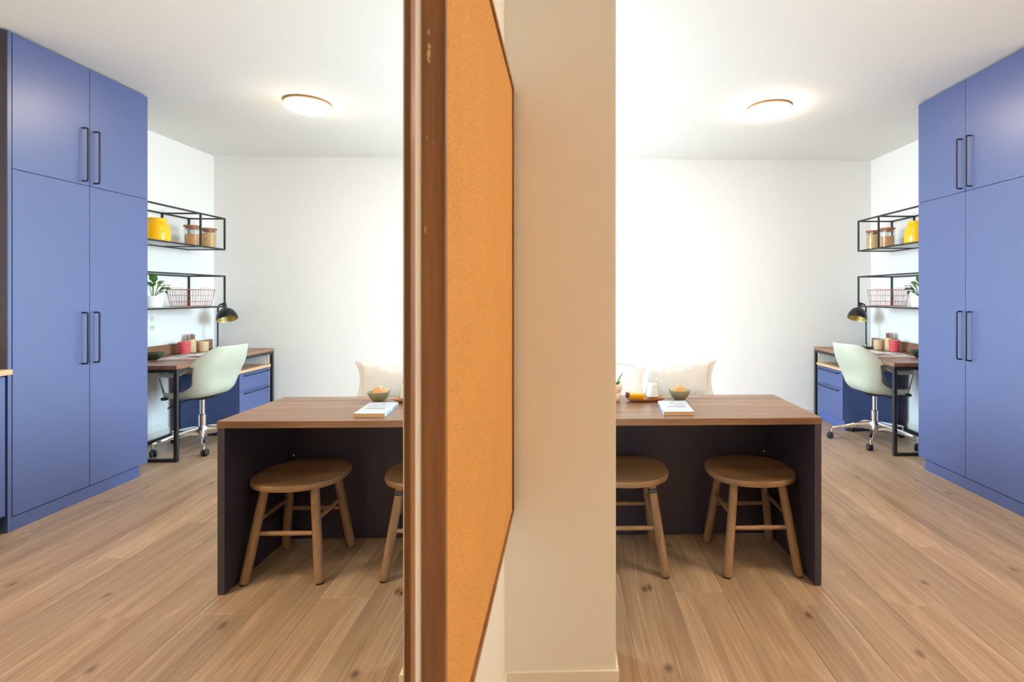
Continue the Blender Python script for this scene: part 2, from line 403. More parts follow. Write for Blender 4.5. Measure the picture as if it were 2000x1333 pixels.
t = thing('pin_board', 'large cork pin board with thick brown wood edge on the wall between mirror and pier', 'pin board', (XW, 1.19, .604))
py0, py1, pz0, pz1, pf = .7107, 1.675, .604, 1.983, .012
mk('cork_sheet', box(nb(), -.176, -.1695, py0+pf, py1-pf, pz0+pf, pz1-pf), 'cork', t)
mk('backing', box(nb(), XW, -.176, py0+pf, py1-pf, pz0+pf, pz1-pf), 'walnutZ', t)
bm = box(nb(), XW, -.1636, py0, py0+pf, pz0, pz1, .0006, 1)
st = mk('frame_stile', bm, 'walnutZ', t)
mk('frame_stile', box(nb(), XW, -.1636, py1-pf, py1, pz0, pz1, .0006, 1), 'walnutZ', t)
for z0 in (pz0, pz1-pf): mk('frame_rail', box(nb(), XW, -.1636, py0+pf, py1-pf, z0, z0+pf, .0006, 1), 'walnutZ', t)
# chipped veneer spots on the near edge
bm = nb()
def chip(z, x, w, h, seed):
    r = random.Random(seed)
    pts = [(x+math.cos(a)*w*(.6+.5*r.random()), z+math.sin(a)*h*(.6+.5*r.random())) for a in [2*PI*i/9 for i in range(9)]]
    lo = [bm.verts.new((px, py0-.0004, pz)) for px, pz in pts]; bm.faces.new(lo)
    hi = [bm.verts.new((px, py0+.0004, pz)) for px, pz in pts]
    for i in range(9): bm.faces.new((lo[i], lo[(i+1) % 9], hi[(i+1) % 9], hi[i]))
for z, x, w, h, s in ((1.639, -.1862, .0032, .0066, 1), (1.649, -.1858, .0022, .0045, 2), (1.632, -.1868, .0016, .004, 3), (1.668, -.186, .0012, .005, 4), (1.628, -.1856, .0012, .003, 5),
                      (1.524, -.1893, .0008, .0013, 6), (1.516, -.181, .0010, .0008, 7), (1.398, -.191, .0008, .006, 8), (1.395, -.1915, .0008, .004, 9)):
    chip(z, x, w, h, s)
mk('veneer_chip', bm, 'chip', t)['kind'] = 'stuff'

# ------------------------------------------------------------------ wardrobe
WX = 2.699; W0, W1, W2 = 2.932, 3.397, 3.859; WB, WS, WT = .0793, 2.0096, 2.763
t = thing('wardrobe', 'tall blue wardrobe with four doors and black bow handles reaching the ceiling', 'wardrobe', (3.0, 3.39, 0))
mk('carcass', box(nb(), WX+.021, XR-.002, W0+.002, W2, WB, WT), 'blue', t)
mk('side_panel', box(nb(), WX, XR-.002, 2.909, 2.929, 0, WT, .001, 1), 'aub_side' if False else 'blue', t)
mk('end_panel', box(nb(), WX+.0015, XR-.002, 2.9055, 2.9088, .9025, WT), 'aub', t)
mk('plinth', box(nb(), WX+.003, WX+.02, 2.932, 3.79, 0, WB-.004), 'blue', t)
mk('top_filler', box(nb(), WX+.03, XR-.002, 2.909, W2-.002, WT, ZC), 'bluelift', t)
def bow_handle(y, z0, z1, x=WX, out=.034, r=.0052):
    return tube(nb(), fillet([(x, y, z0), (x-out, y, z0), (x-out, y, z1), (x, y, z1)], .013, 5), r, 10)
g = .0015
for y0, y1, hy in ((W0, W1, 3.348), (W1, W2, 3.43)):
    for z0, z1, h0, h1 in ((WB, WS, .873, 1.197), (WS, WT, 2.034, 2.370)):
        d = mk('door', box(nb(), WX, WX+.019, y0+g, y1-g, z0+g, z1-g, .001, 1), 'blue', t)
        mk('handle', bow_handle(hy, h0, h1), 'black', d, smooth=True)

# kitchen run beside the wardrobe (seen in the mirror)
t = thing('base_cabinet', 'blue kitchen base cabinet beside the wardrobe, seen at the left edge of the mirror', 'cabinet', (3.0, 2.3, 0))
mk('carcass', box(nb(), WX+.021, XR-.002, 1.7, 2.900, .1, .868), 'bluelift', t)
mk('plinth', box(nb(), WX+.05, WX+.066, 1.7, 2.900, 0, .1), 'aub', t)
for y0, y1 in ((1.7, 2.3), (2.3, 2.898)):
    d = mk('door', box(nb(), WX, WX+.019, y0+.002, y1-.002, .1, .862, .001, 1), 'blue', t)
    mk('handle', bow_handle(y0+.06 if y0 > 2 else y1-.06, .5, .82), 'black', d, smooth=True)
o = mk('worktop', box(nb(), 2.667, XR-.002, 1.68, 2.905, .872, .901, .0015, 1), 'lightoak')
tag(recenter(o, (3.0, 2.3, .872)), 'pale wood worktop on the base cabinet, ending at the wardrobe side', 'worktop')

# ------------------------------------------------------------------ dining table
TX0, TX1, TY0, TY1, TZ = -.42, 1.155, 2.279, 2.8166, .7584
t = thing('dining_table', 'walnut-topped table with dark aubergine side and back panels', 'table', (.4, 2.55, 0))
mk('tabletop', box(nb(), TX0, TX1, TY0, TY1, TZ-.031, TZ, .0012, 1), 'walnut', t)
for x0 in (TX1-.033, TX0): mk('side_panel', box(nb(), x0, x0+.031, TY0+.002, TY1-.004, .004, TZ-.031, .0008, 1), 'aub', t)
mk('back_panel', box(nb(), TX0+.032, TX1-.0335, TY1-.024, TY1-.006, .004, TZ-.0315), 'aub', t)
bm = nb(); lathe(bm, [(0, 0), (.004, 0), (.004, .003), (0, .0035)], n=10, mat=Matrix.Rotation(PI/2, 3, 'X')); bmesh.ops.translate(bm, vec=(1.09, TY1-.0242, .452), verts=bm.verts[:])
mk('screw_cap', bm, 'white', t)

# ------------------------------------------------------------------ stools
def make_stool():
    t = thing('stool', 'wooden four-legged stool under the table', 'stool', (0, 0, 0))
    n = 56; bm = nb(); rings = []
    def outline(s, a):
        e = 2.35
        c, q = math.cos(a), math.sin(a)
        rr = 1/((abs(c)**e+abs(q)**e)**(1/e))
        return .212*s*rr*c, .208*s*rr*q
    prof = [(.93, .416), (.985, .419), (1, .428), (1, .438), (.985, .4455), (.94, .447), (.6, .4445), (.25, .4435)]
    for s, z in prof:
        rings.append([bm.verts.new((*outline(s, 2*PI*k/n), z)) for k in range(n)])
    for a, b in zip(rings, rings[1:]):
        for k in range(n): bm.faces.new((a[k], a[(k+1) % n], b[(k+1) % n], b[k]))
    bm.faces.new(rings[0][::-1]); bm.faces.new(rings[-1])
    mk('seat', bm, 'stool', t, smooth=True)
    top = {}; bot = {}
    for sx in (-1, 1):
        for sy in (-1, 1):
            a = Vector((sx*.168, sy*.174-.016, .004)); b = Vector((sx*.113, sy*.113-.008, .418))
            bot[sx, sy] = a; top[sx, sy] = b
            d = (b-a)
            pts = [a, a+d*.01, a+d*.04, a+d*.6, a+d]
            lg = mk('leg', tube(nb(), pts, [.0185, .0205, .021, .0205, .0195], 16), 'stoolZ', t, smooth=True)
            mk('foot_pad', tube(nb(), [a-Vector((0, 0, .004)), a+Vector((0, 0, .0005))], .0185, 16), 'rubber', lg)
    def at(k, z):
        a, b = bot[k], top[k]; f = (z-a.z)/(b.z-a.z); return a+(b-a)*f
    for k1, k2, z in (((-1, -1), (1, -1), .213), ((-1, 1), (1, 1), .213), ((-1, -1), (-1, 1), .268), ((1, -1), (1, 1), .268)):
        p, q = at(k1, z), at(k2, z)
        mk('stretcher', tube(nb(), [p, p+(q-p)*.12, p+(q-p)*.5, p+(q-p)*.88, q], [.009, .0098, .0112, .0098, .009], 12), 'stoolZ', t, smooth=True)
    return t
s1 = make_stool(); s1.location = (.921, 2.555, 0); s1['group'] = 'wooden stools under the table'
s1['label'] = 'wooden stool fully in view under the table, beside the dark side panel'
s2 = copy_tree(s1); s2.location = (.300, 2.565, 0)
s2['label'] = 'wooden stool half hidden by the pier, with a black band on its front leg'
lg = [c for c in s2.children if c.name.startswith('leg')]
fl_ = [c for c in lg if sum(v.co.x for v in c.data.vertices) > 0 and sum(v.co.y for v in c.data.vertices) < 0][0]
a = Vector((.168, -.190, .004)); b = Vector((.113, -.121, .418)); d = b-a
bm = nb(); tube(bm, [a+d*.885, a+d*.935], .0212, 16)
o = mk('leg_band', bm, 'blackg', fl_, local=True)
bm = nb(); tube(bm, [a+d*.902, a+d*.907], .0214, 16); tube(bm, [a+d*.916, a+d*.919], .0214, 16)
for p in (0,): pass
o2 = mk('leg_band_print', bm, 'inklight', fl_, local=True)

# ------------------------------------------------------------------ desk
DX0, DX1, DY0, DY1, DZ = 2.67, XR-.004, 4.10, 5.45, .757
t = thing('desk', 'long walnut desk on a black square-tube frame along the right wall', 'desk', (3.0, 4.78, 0))
mk('desktop', box(nb(), DX0, DX1, DY0, DY1, DZ-.03, DZ, .0012, 1), 'walnutY', t)
mk('upstand', box(nb(), XR-.024, XR-.003, DY0, DY1+.02, DZ+.0005, .851, .001, 1), 'walnutY', t)
Q = .026; B = 0.002
def rail(x0, x1, y0, y1, z0, z1, nm='frame_rail'): return mk(nm, box(nb(), x0, x1, y0, y1, z0, z1, .0015, 1), 'black', t)
zt = DZ-.0305
for y in (DY0+.004, DY1-.004-Q):
    for x in (DX0+.002, DX1-.03-Q): rail(x, x+Q, y, y+Q, 0, zt, 'leg')
    rail(DX0+.002+Q, DX1-.03-Q, y, y+Q, zt-Q, zt); rail(DX0+.002+Q, DX1-.03-Q, y, y+Q, 0, Q)
for x in (DX0+.002, DX1-.03-Q): rail(x, x+Q, DY0+.004+Q, DY1-.004-Q, zt-Q, zt)
rail(DX1-.03-Q, DX1-.03, DY0+.004+Q, DY1-.004-Q, 0, Q)

t = thing('drawer_unit', 'blue two-drawer pedestal with an open shelf under the far end of the desk', 'drawer unit', (2.95, 5.12, 0))
UY0, UY1, UX0, UX1 = 4.885, 5.365, 2.674, 3.215
mk('carcass', box(nb(), UX0+.02, UX1, UY0, UY1+.03, .012, .568, .001, 1), 'bluelift', t)
mk('plinth', box(nb(), UX0+.028, UX0+.04, UY0+.004, UY1+.004, 0, .098), 'blue', t)
for z0, z1, hz in ((.403, .565, .545), (.102, .400, .377)):
    d = mk('drawer', box(nb(), UX0, UX0+.019, UY0, UY1, z0, z1, .001, 1), 'blue', t)
    mk('handle', tube(nb(), fillet([(UX0, UY0+.07, hz), (UX0-.026, UY0+.07, hz), (UX0-.026, UY1-.03, hz), (UX0, UY1-.03, hz)], .01, 4), .0058, 10), 'black', d, smooth=True)
mk('shelf_board', box(nb(), UX0, UX1, UY0-.005, UY1+.03, .5715, .600, .001, 1), 'lightoak', t)
mk('end_panel', box(nb(), UX0+.03, UX1, UY1+.012, UY1+.03, .6005, zt-Q-.001), 'white', t)
mk('end_panel_edge', box(nb(), UX0+.022, UX0+.0298, UY1+.012, UY1+.03, .6005, zt-Q-.001), 'lightoak', t)
mk('back_panel', box(nb(), UX1-.02, UX1, UY0, UY1+.011, .6005, zt-Q-.001), 'white', t)

# ------------------------------------------------------------------ swivel chair
t = thing('swivel_chair', 'pale green shell swivel armchair on a chrome five-star base at the desk', 'chair', (2.77, 4.53, 0), rotz=math.radians(4))
ORG[t.name] = Vector((0, 0, 0))
def sm(x, a, b):
    x = max(0, min(1, (x-a)/(b-a))); return x*x*(3-2*x)
half = [0, 9, 18, 26, 31, 35, 40, 52, 66, 80, 94, 104, 114, 124, 134, 144, 154, 164, 172]
cols = half + [180] + [360-x for x in half[:0:-1]]
def seat_r(th):
    c, s_ = math.cos(th), math.sin(th); e = 3.2
    ax = .235 if c > 0 else .215; ay = .225
    return 1/((abs(c/ax)**e+abs(s_/ay)**e)**(1/e))
def rim(thd):
    q = abs(180-(thd % 360))          # 0 at back .. 180 at front
    hgt = .885 - .212*sm(q, 42, 90)
    if q > 128: hgt = .673 - .02*sm(q, 128, 140)
    if q > 140: hgt = .653 - .185*sm(q, 140, 150)
    return hgt
bm = nb(); grid = []
FR = [.12, .26, .42, .60, .80, .93, 1.0]
for thd in cols:
    th = math.radians(thd); c, s_ = math.cos(th), math.sin(th); r = seat_r(th); h = rim(thd)
    q = abs(180-thd % 360); back = 1-sm(q, 40, 100)
    kx = .035+.075*back; kz = .03+.085*back
    if q > 140: kz = .006
    col = []
    for f in (.3, .62): col.append((c*r*f, s_*r*f, .452))
    for a in (0, .35, .7, 1.05, 1.4):          # the rounded bottom edge
        rad = r-kx*(1-math.sin(a)/math.sin(1.4)); col.append((c*rad, s_*rad, .452+kz*(1-math.cos(a))/(1-math.cos(1.4))))
    zb0 = .452+kz
    for f in FR:
        z = zb0 + (h-zb0)*f; up = z-.452
        rr_ = r+.02*sm(up-kz, 0, .2)
        x = c*rr_; y = s_*rr_
        lean = sm(up-kz, -.02, .33)
        x -= .105*lean*max(0, -c)
        y *= 1 + .13*sm(up, 0, .2)*(1-sm(up, .24, .42)*1.2)   # arms stand wider than the back's top
        col.append((x, y, z))
    grid.append([bm.verts.new(p) for p in col])
cen = bm.verts.new((0, 0, .452)); n = len(cols)
for i in range(n):
    a, b_ = grid[i], grid[(i+1) % n]
    bm.faces.new((cen, a[0], b_[0]))
    for k in range(len(a)-1):
        d0, d1 = cols[i], cols[(i+1) % n] or 360
        m0, m1 = min(d0, 360-d0), min(d1, 360-d1)
        lo_, hi_ = min(m0, m1), max(m0, m1)
        if lo_ >= 40 and hi_ <= 114 and 7 <= k <= 10: continue       # arm opening
        bm.faces.new((a[k], a[k+1], b_[k+1], b_[k]))
sh = mk('seat_shell', bm, 'shell', t, smooth='all', local=True)
so = sh.modifiers.new('solid', 'SOLIDIFY'); so.thickness = .010; so.offset = 0
ss = sh.modifiers.new('sub', 'SUBSURF'); ss.levels = 2; ss.render_levels = 2
bm = nb(); prof = []
rr = []
for f, z in ((.0, .480), (.4, .481), (.62, .480), (.7, .476), (.72, .462)):
    rr.append([bm.verts.new((math.cos(2*PI*k/40)*seat_r(2*PI*k/40)*max(f, .02), math.sin(2*PI*k/40)*seat_r(2*PI*k/40)*max(f, .02), z)) for k in range(40)])
for a, b_ in zip(rr, rr[1:]):
    for k in range(40): bm.faces.new((a[k], a[(k+1) % 40], b_[(k+1) % 40], b_[k]))
bm.faces.new(rr[0]); bm.faces.new(rr[-1][::-1])
mk('seat_pad', bm, 'pad', t, smooth=True, local=True)
bm = lathe(nb(), [(0, .446), (.085, .446), (.1, .441), (.075, .42), (.045, .412), (.03, .41), (0, .41)], n=28)
mk('mechanism', bm, 'rubber', t, smooth=True, local=True)
mk('lever', tube(nb(), [(.02, -.06, .43), (.10, -.11, .405), (.18, -.15, .36)], [.005, .005, .006], 8), 'rubber', t, smooth=True, local=True)
mk('front_stop', box(nb(), .16, .20, -.20, -.16, .435, .458, .004, 1), 'rubber', t, local=True)
mk('gas_lift', lathe(nb(), [(0, .26), (.0185, .26), (.0185, .412), (0, .412)], n=24), 'chrome', t, smooth=True, local=True)
mk('column', lathe(nb(), [(0, .085), (.034, .085), (.040, .12), (.042, .165), (.036, .180), (.0275, .183), (.0275, .278), (.022, .284), (0, .284)], n=28), 'chrome', t, smooth=True, local=True)
for k in range(5):
    a = math.radians(90-4+72*k); ca, sa = math.cos(a), math.sin(a)
    def P(r_, z, w=0): return Vector((ca*r_-sa*w, sa*r_+ca*w, z))
    bm = nb(); secs = []
    for r_, zt_, zb_, w in ((.03, .178, .105, .022), (.1, .168, .118, .020), (.2, .147, .112, .016), (.3, .122, .098, .0125), (.345, .110, .090, .012)):
        secs.append([bm.verts.new(P(r_, zb_, -w*.6)), bm.verts.new(P(r_, (zt_+zb_)/2, -w)), bm.verts.new(P(r_, zt_, -w*.55)), bm.verts.new(P(r_, zt_, w*.55)), bm.verts.new(P(r_, (zt_+zb_)/2, w)), bm.verts.new(P(r_, zb_, w*.6))])
    for p, q in zip(secs, secs[1:]):
        for j in range(6): bm.faces.new((p[j], p[(j+1) % 6], q[(j+1) % 6], q[j]))
    bm.faces.new(secs[0]); bm.faces.new(secs[-1][::-1])
    arm = mk('base_leg', bm, 'chrome', t, smooth=True, local=True)
    ww = math.radians([200, 150, 80, 215, 170][k]); cw, sw = math.cos(ww), math.sin(ww)
    bm = nb(); e0 = P(.345, 0)
    hubc = e0 + Vector((cw, sw, 0))*.018
    axis = Vector((-sw, cw, 0))
    for sgn in (-1, 1):
        lathe(bm, [(0, -.009), (.022, -.0095), (.028, -.006), (.028, .006), (.022, .0095), (0, .009)], c=hubc+axis*.0125*sgn+Vector((0, 0, .028)), n=20, mat=Vector((0, 0, 1)).rotation_difference(axis).to_matrix())
    tube(bm, [hubc+Vector((0, 0, .03)), e0+Vector((0, 0, .058))], [.010, .012], 10)
    mk('caster', bm, 'rubber', arm, smooth=True, local=True)
    mk('caster_stem', tube(nb(), [e0+Vector((0, 0, .052)), e0+Vector((0, 0, .094))], .0085, 12), 'chrome', arm, smooth=True, local=True)

# ------------------------------------------------------------------ desk lamp
LX, LY = 3.168, 5.33
t = thing('desk_lamp', 'black desk lamp with a dome shade, brass inside, at the far end of the desk', 'lamp', (LX, LY, DZ))
mk('base', lathe(nb(), [(0, 0), (.083, 0), (.085, .004), (.085, .010), (.08, .014), (0, .016)], (LX-.02, LY-.02, DZ+.0003), 40), 'blackg', t, smooth=True)
mk('stem', tube(nb(), [(LX, LY, DZ+.014), (LX, LY, 1.14)] + [(LX-.045+.045*math.cos(a), LY, 1.165+.055*math.sin(a)) for a in [PI*i/10 for i in range(0, 9)]], .0075, 12), 'black', t, smooth=True)
mk('stem_collar', lathe(nb(), [(0, 0), (.012, 0), (.012, .02), (0, .02)], (LX, LY, DZ+.014), 16), 'chrome', t, smooth=True)
ax = Vector((-.34, -.22, -.91)).normalized()      # the way the shade opens
hc = Vector((3.06, 5.31, 1.064))                  # centre of the opening
rotm = Vector((0, 0, 1)).rotation_difference(-ax).to_matrix()
dome = [(.094*math.cos(a)**.9 if a < 1.5 else 0, .122*math.sin(a)) for a in [PI/2*i/12 for i in range(13)]]
prof = [(.094, 0)]+[(max(r*1.0, .0), z) for r, z in dome[:-1]] + [(.016, .117), (0, .117)]
bm = nb(); lathe(bm, [(.092, -.001)] + [(r, z) for r, z in dome[:-1]] + [(0, .122)], c=hc, n=36, mat=rotm)
sd = mk('shade', bm, 'blackg', t, smooth=True)
bm = nb(); lathe(bm, [(.0925, -.001)] + [(r*.965, z*.965) for r, z in dome[:-1]] + [(0, .117)], c=hc, n=36, mat=rotm)
mk('shade_lining', bm, 'brass', sd, smooth='all')
tip = hc - ax*.122
mk('socket', tube(nb(), [tip-(-ax)*.004, tip-ax*.012, tip-ax*.015, tip-ax*.055, tip-ax*.058], [.018, .018, .021, .021, .012], 16), 'black', t, smooth=True)
mk('socket_ring', tube(nb(), [tip-ax*.001, tip-ax*.006], .0215, 18), 'brass', t, smooth=True)
o = mk('lamp_cable', tube(nb(), fillet([(LX+.06, LY+.02, DZ+.006), (LX+.11, LY+.03, DZ+.004), (XR-.045, LY+.03, DZ+.03), (XR-.03, LY-.02, DZ+.075), (XR-.028, LY-.03, DZ+.006)], .02, 4), .003, 6), 'rubber', t, smooth=True)

# ------------------------------------------------------------------ wall shelves
SX0, SX1, SY1, SY0 = 2.975, XR-.003, 5.155, 3.92
Q2 = .014
def shelf(label, zb, ztp, posts, xf):
    t = thing('wall_shelf', label, 'shelf', (XR, 4.5, zb), group='black wire-frame wall shelves')
    def bar(nm, *a): mk(nm, box(nb(), *a, .001, 1), 'black', t)
    for z in (zb, ztp-Q2):
        bar('front_rail', xf, xf+Q2, SY0, SY1, z, z+Q2); bar('back_rail', SX1-Q2, SX1, SY0, SY1, z, z+Q2)
        for y in posts: bar('cross_rail', xf+Q2, SX1-Q2, y-Q2, y, z, z+Q2)
    for y in posts:
        for x in (xf, SX1-Q2): bar('post', x, x+Q2, y-Q2, y, zb+Q2, ztp-Q2)
    mk('shelf_board', box(nb(), xf+Q2, SX1-Q2, SY0+Q2, SY1-Q2, zb+.009, zb+.0135), 'steelgrey', t)
    return t
shelf('upper black wire-frame wall shelf holding the yellow vase and two jars', 1.750, 2.066, (SY1, 4.82, SY0+Q2), SX0)
shelf('lower black wire-frame wall shelf holding the copper basket and plant', 1.189, 1.502, (SY1, SY0+Q2), SX0)
ZU, ZL = 1.7640, 1.2030

# jars
def jar(y, x, label, full, nutm, seed, nlabel, R=.066, H=.185):
    t = thing('storage_jar', label, 'jar', (x, y, ZU), group='glass jars on the upper shelf')
    bm = nb(); n = 40
    lathe(bm, [(0, .0), (R-.006, 0), (R, .006), (R, .010), (R, H-.018), (R, H-.012), (R-.004, H), (R-.009, H), (R-.0055, H-.012), (R-.004, .01), (R-.01, .006), (0, .006)], (x, y, ZU+.0003), n)
    mk('glass_body', bm, 'glass', t, smooth=True)
    mk('lid', lathe(nb(), [(0, H-.018), (R-.012, H-.018), (R-.012, H+.0005), (R+.002, H+.0005), (R+.003, H+.004), (R+.003, H+.012), (R, H+.016), (0, H+.016)], (x, y, ZU), n), 'lid', t, smooth=True)
    r = random.Random(seed); bm = nb()
    lvl = full*(H-.03)
    m0 = bmesh.new(); bmesh.ops.create_icosphere(m0, subdivisions=2, radius=1); vv = [v.co.copy() for v in m0.verts]; ff = [[v.index for v in f.verts] for f in m0.faces]; m0.free()
    def nut(p, s):
        rot = Matrix.Rotation(r.random()*6, 3, 'X') @ Matrix.Rotation(r.random()*6, 3, 'Z')
        vs_ = [bm.verts.new(Vector(p)+rot @ Vector((v.x*s*1.35, v.y*s*.85, v.z*s*.8))) for v in vv]
        for f in ff: bm.faces.new([vs_[i] for i in f])
    z = .014
    while z < lvl:
        k = 26
        for i in range(k):
            a = 2*PI*(i+r.random()*.6)/k; rad = R-.0135-.004*r.random()
            nut((x+rad*math.cos(a), y+rad*math.sin(a), ZU+z+r.random()*.006), .0072)
        z += .0118
    for i in range(70):
        a = r.random()*6.28; rad = (R-.016)*math.sqrt(r.random()); nut((x+rad*math.cos(a), y+rad*math.sin(a), ZU+lvl-.003+r.random()*.006), .0072)
    lathe(bm, [(0, .012), (R-.02, .012), (R-.02, lvl), (0, lvl)], (x, y, ZU), 20)
    o = mk('nuts', bm, nutm, smooth='all'); o['kind'] = 'stuff'; tag(recenter(o, (x, y, ZU)), nlabel, 'nuts')
jar(5.155, 3.14, 'glass jar with wooden lid at the shelf end, filled nearly to the top', .97, 'nutA', 3, 'pale nuts filling the glass jar at the shelf end')
jar(4.945, 3.15, 'glass jar with wooden lid nearer the yellow vase, less full', .72, 'nutB', 4, 'brown nuts in the less full glass jar nearer the vase')
# vase
bm = lathe(nb(), [(0, 0), (.088, 0), (.094, .006), (.0965, .02), (.0975, .045), (.0972, .085), (.093, .118), (.083, .150), (.071, .176), (.0655, .186), (.066, .194), (.070, .202), (.069, .206), (.062, .206), (.060, .19), (.07, .16), (.08, .1), (.08, .02), (0, .015)], (3.15, 4.525, ZU+.0003), 48)
tag(recenter(mk('vase', bm, 'yellow', smooth=True), (3.15, 4.525, ZU)), 'glossy yellow ceramic vase on the upper wall shelf', 'vase')
# copper wire basket
t = thing('wire_basket', 'copper wire basket on the lower wall shelf', 'basket', (3.15, 4.935, ZL))
def rrect(cx_, cy_, hx, hy, r, z, n=5):
    out = []
    for sx, sy, a0 in ((1, 1, 0), (-1, 1, PI/2), (-1, -1, PI), (1, -1, 1.5*PI)):
        for i in range(n+1):
            a = a0+PI/2*i/n; out.append(Vector((cx_+sx*(hx-r)+r*math.cos(a), cy_+sy*(hy-r)+r*math.sin(a), z)))
    return out
def along(loop, k):
    L = [0]; cl = loop+[loop[0]]
    for a, b in zip(cl, cl[1:]): L.append(L[-1]+(b-a).length)
    out = []
    for i in range(k):
        s = L[-1]*i/k; j = max(q for q in range(len(loop)) if L[q] <= s+1e-9)
        out.append(cl[j].lerp(cl[j+1], (s-L[j])/max(1e-9, L[j+1]-L[j])))
    return out
bcx, bcy = 3.15, 4.935
def bl(f): return rrect(bcx, bcy, .095+.022*f, .160+.024*f, .04, ZL+.003+.155*f)
def ring(f, r):
    lp = bl(f); return tube(nb(), lp+[lp[0]], r, 8, cap=False)
mk('rim', ring(1, .0026), 'copper', t, smooth=True)
for f in (.28, .64): mk('hoop', ring(f, .0016), 'copper', t, smooth=True)
mk('base_hoop', ring(0, .0022), 'copper', t, smooth=True)
A_, B_ = along(bl(0), 44), along(bl(1), 44)
for p, q in zip(A_, B_): mk('wire', tube(nb(), [p, q], .0013, 5), 'copper', t)
for i in range(9):
    y = bcy-.15+.3*i/8; mk('base_wire', tube(nb(), [(bcx-.09, y, ZL+.002), (bcx+.09, y, ZL+.002)], .0013, 5), 'copper', t)
for sy in (-1, 1):
    y = bcy+sy*.184
    mk('handle', tube(nb(), fillet([(bcx-.05, y, ZL+.158), (bcx-.045, y, ZL+.172), (bcx+.045, y, ZL+.172), (bcx+.05, y, ZL+.158)], .01, 3), .0016, 6), 'copper', t, smooth=True)
# plants
def leaf_bm(bm, base_, tip_, width, sag=.25, up=Vector((0, 0, 1)), n=8):
    base_, tip_ = Vector(base_), Vector(tip_); d = tip_-base_; L = d.length
    side = d.cross(up); side = side.normalized() if side.length > 1e-5 else Vector((1, 0, 0))
    nrm = side.cross(d).normalized(); rows = []
    for i in range(n+1):
        t_ = i/n; p = base_.lerp(tip_, t_) + nrm*L*sag*math.sin(PI*t_*.9)
        w = width*(math.sin(PI*min(1, t_*.92+.03))**.8)*(1-.3*t_)
        if i == n: w = .0004
        rows.append([bm.verts.new(p-side*w+nrm*w*.28), bm.verts.new(p), bm.verts.new(p+side*w+nrm*w*.28)])
    for a, b in zip(rows, rows[1:]):
        for k in range(2): bm.faces.new((a[k], a[k+1], b[k+1], b[k]))
    return bm
px, py = 3.15, 4.485
t = thing('potted_plant', 'leafy green houseplant in a white pot on the lower wall shelf, beside the wardrobe', 'plant', (px, py, ZL))
mk('pot', lathe(nb(), [(0, 0), (.058, 0), (.064, .006), (.072, .10), (.068, .10), (.062, .09), (0, .088)], (px, py, ZL+.0003), 32), 'white', t, smooth=True)
mk('soil', lathe(nb(), [(0, .096), (.063, .09), (0, .0885)], (px, py, ZL), 20), 'soil', t)
tips = [((.03, .17, .228), .02, .10), ((.01, .13, .19), .018, .1), ((-.05, .13, .145), .022, .3), ((-.10, .06, .135), .024, .35), ((.02, .03, .27), .026, .1), ((-.04, .10, .10), .02, .45), ((-.09, .02, .20), .025, .3),
        ((.06, .09, .25), .02, .15), ((.05, -.08, .24), .024, .2), ((-.06, -.10, .19), .026, .3), ((.08, .02, .21), .02, .3), ((-.02, -.03, .29), .024, .1), ((-.07, .11, .175), .02, .25), ((.0, .165, .135), .015, .35)]
for i, (tp, w, sg) in enumerate(tips):
    m_ = Vector((px+tp[0]*.12, py+tp[1]*.12, ZL+.095))
    mid = Vector((px+tp[0]*.42, py+tp[1]*.42, ZL+.1+(tp[2]-.1)*.6+.02))
    bm = nb(); tube(bm, [m_, m_.lerp(mid, .5)+Vector((0, 0, .01)), mid], .002, 6)
    leaf_bm(bm, mid, (px+tp[0], py+tp[1], ZL+tp[2]), w*1.35, sg)
    mk('leaf', bm, 'leaf2' if i in (1, 6, 12) else 'leaf', t, smooth='all')
# wall socket
t = thing('wall_socket', 'white double wall socket above the desk beside the wardrobe', 'socket', (XR, 4.66, 1.057))
mk('plate', box(nb(), XR-.009, XR-.0005, 4.590, 4.735, .975, 1.140, .003, 2), 'white', t)
for z in (1.017, 1.098):
    for y in (4.628, 4.698):
        mk('outlet', lathe(nb(), [(0, 0), (.012, .0), (.02, .0035), (.023, .0035), (.023, .0), ], (XR-.0095, y, z), 20, Matrix.Rotation(-PI/2, 3, 'Y')), 'steelgrey', t)

# ------------------------------------------------------------------ things on the desk
def cyl_cup(name, label, cat, x, y, r0, r1, h, mat, th=.004):
    bm = lathe(nb(), [(0, 0), (r0-.002, 0), (r0, .003), (r1, h), (r1-th, h), (r0-th, .006), (0, .006)], (x, y, DZ+.0003), 36)
    return tag(recenter(mk(name, bm, mat, smooth=True), (x, y, DZ)), label, cat)
cyl_cup('cup', 'short plain beige card cup on the desk beside the lamp base', 'cup', 3.20, 5.165, .045, .045, .096, 'kraft')
pcx, pcy = 3.262, 5.085
cyl_cup('pencil_cup', 'tall beige card cup holding pencils behind the pink pot', 'cup', pcx, pcy, .042, .042, .125, 'kraft')
for i in range(15):
    a = 2*PI*i/15+.2; r0, r1 = (.020 if i % 3 else .008), (.031 if i % 3 else .012)
    p = Vector((pcx+r0*math.cos(a), pcy+r0*math.sin(a), DZ+.0075)); q = Vector((pcx+r1*math.cos(a), pcy+r1*math.sin(a), DZ+.172+.006*math.sin(i*2.3)))
    d = (q-p)
    bm = nb(); tube(bm, [p, p+d*.9, p+d*.995, q], [.0035, .0035, .0032, .0024], 6)
    o = mk('pencil', bm, ['pencil', 'pencil2', 'pencil'][i % 3])
    tag(recenter(o, p), 'brown wooden pencil standing in the tall beige cup', 'pencil', 'pencils in the tall beige cup')
t = thing('banded_pot', 'coral pink banded pot on the desk in front of the pencils', 'pot', (3.205, 4.92, DZ))
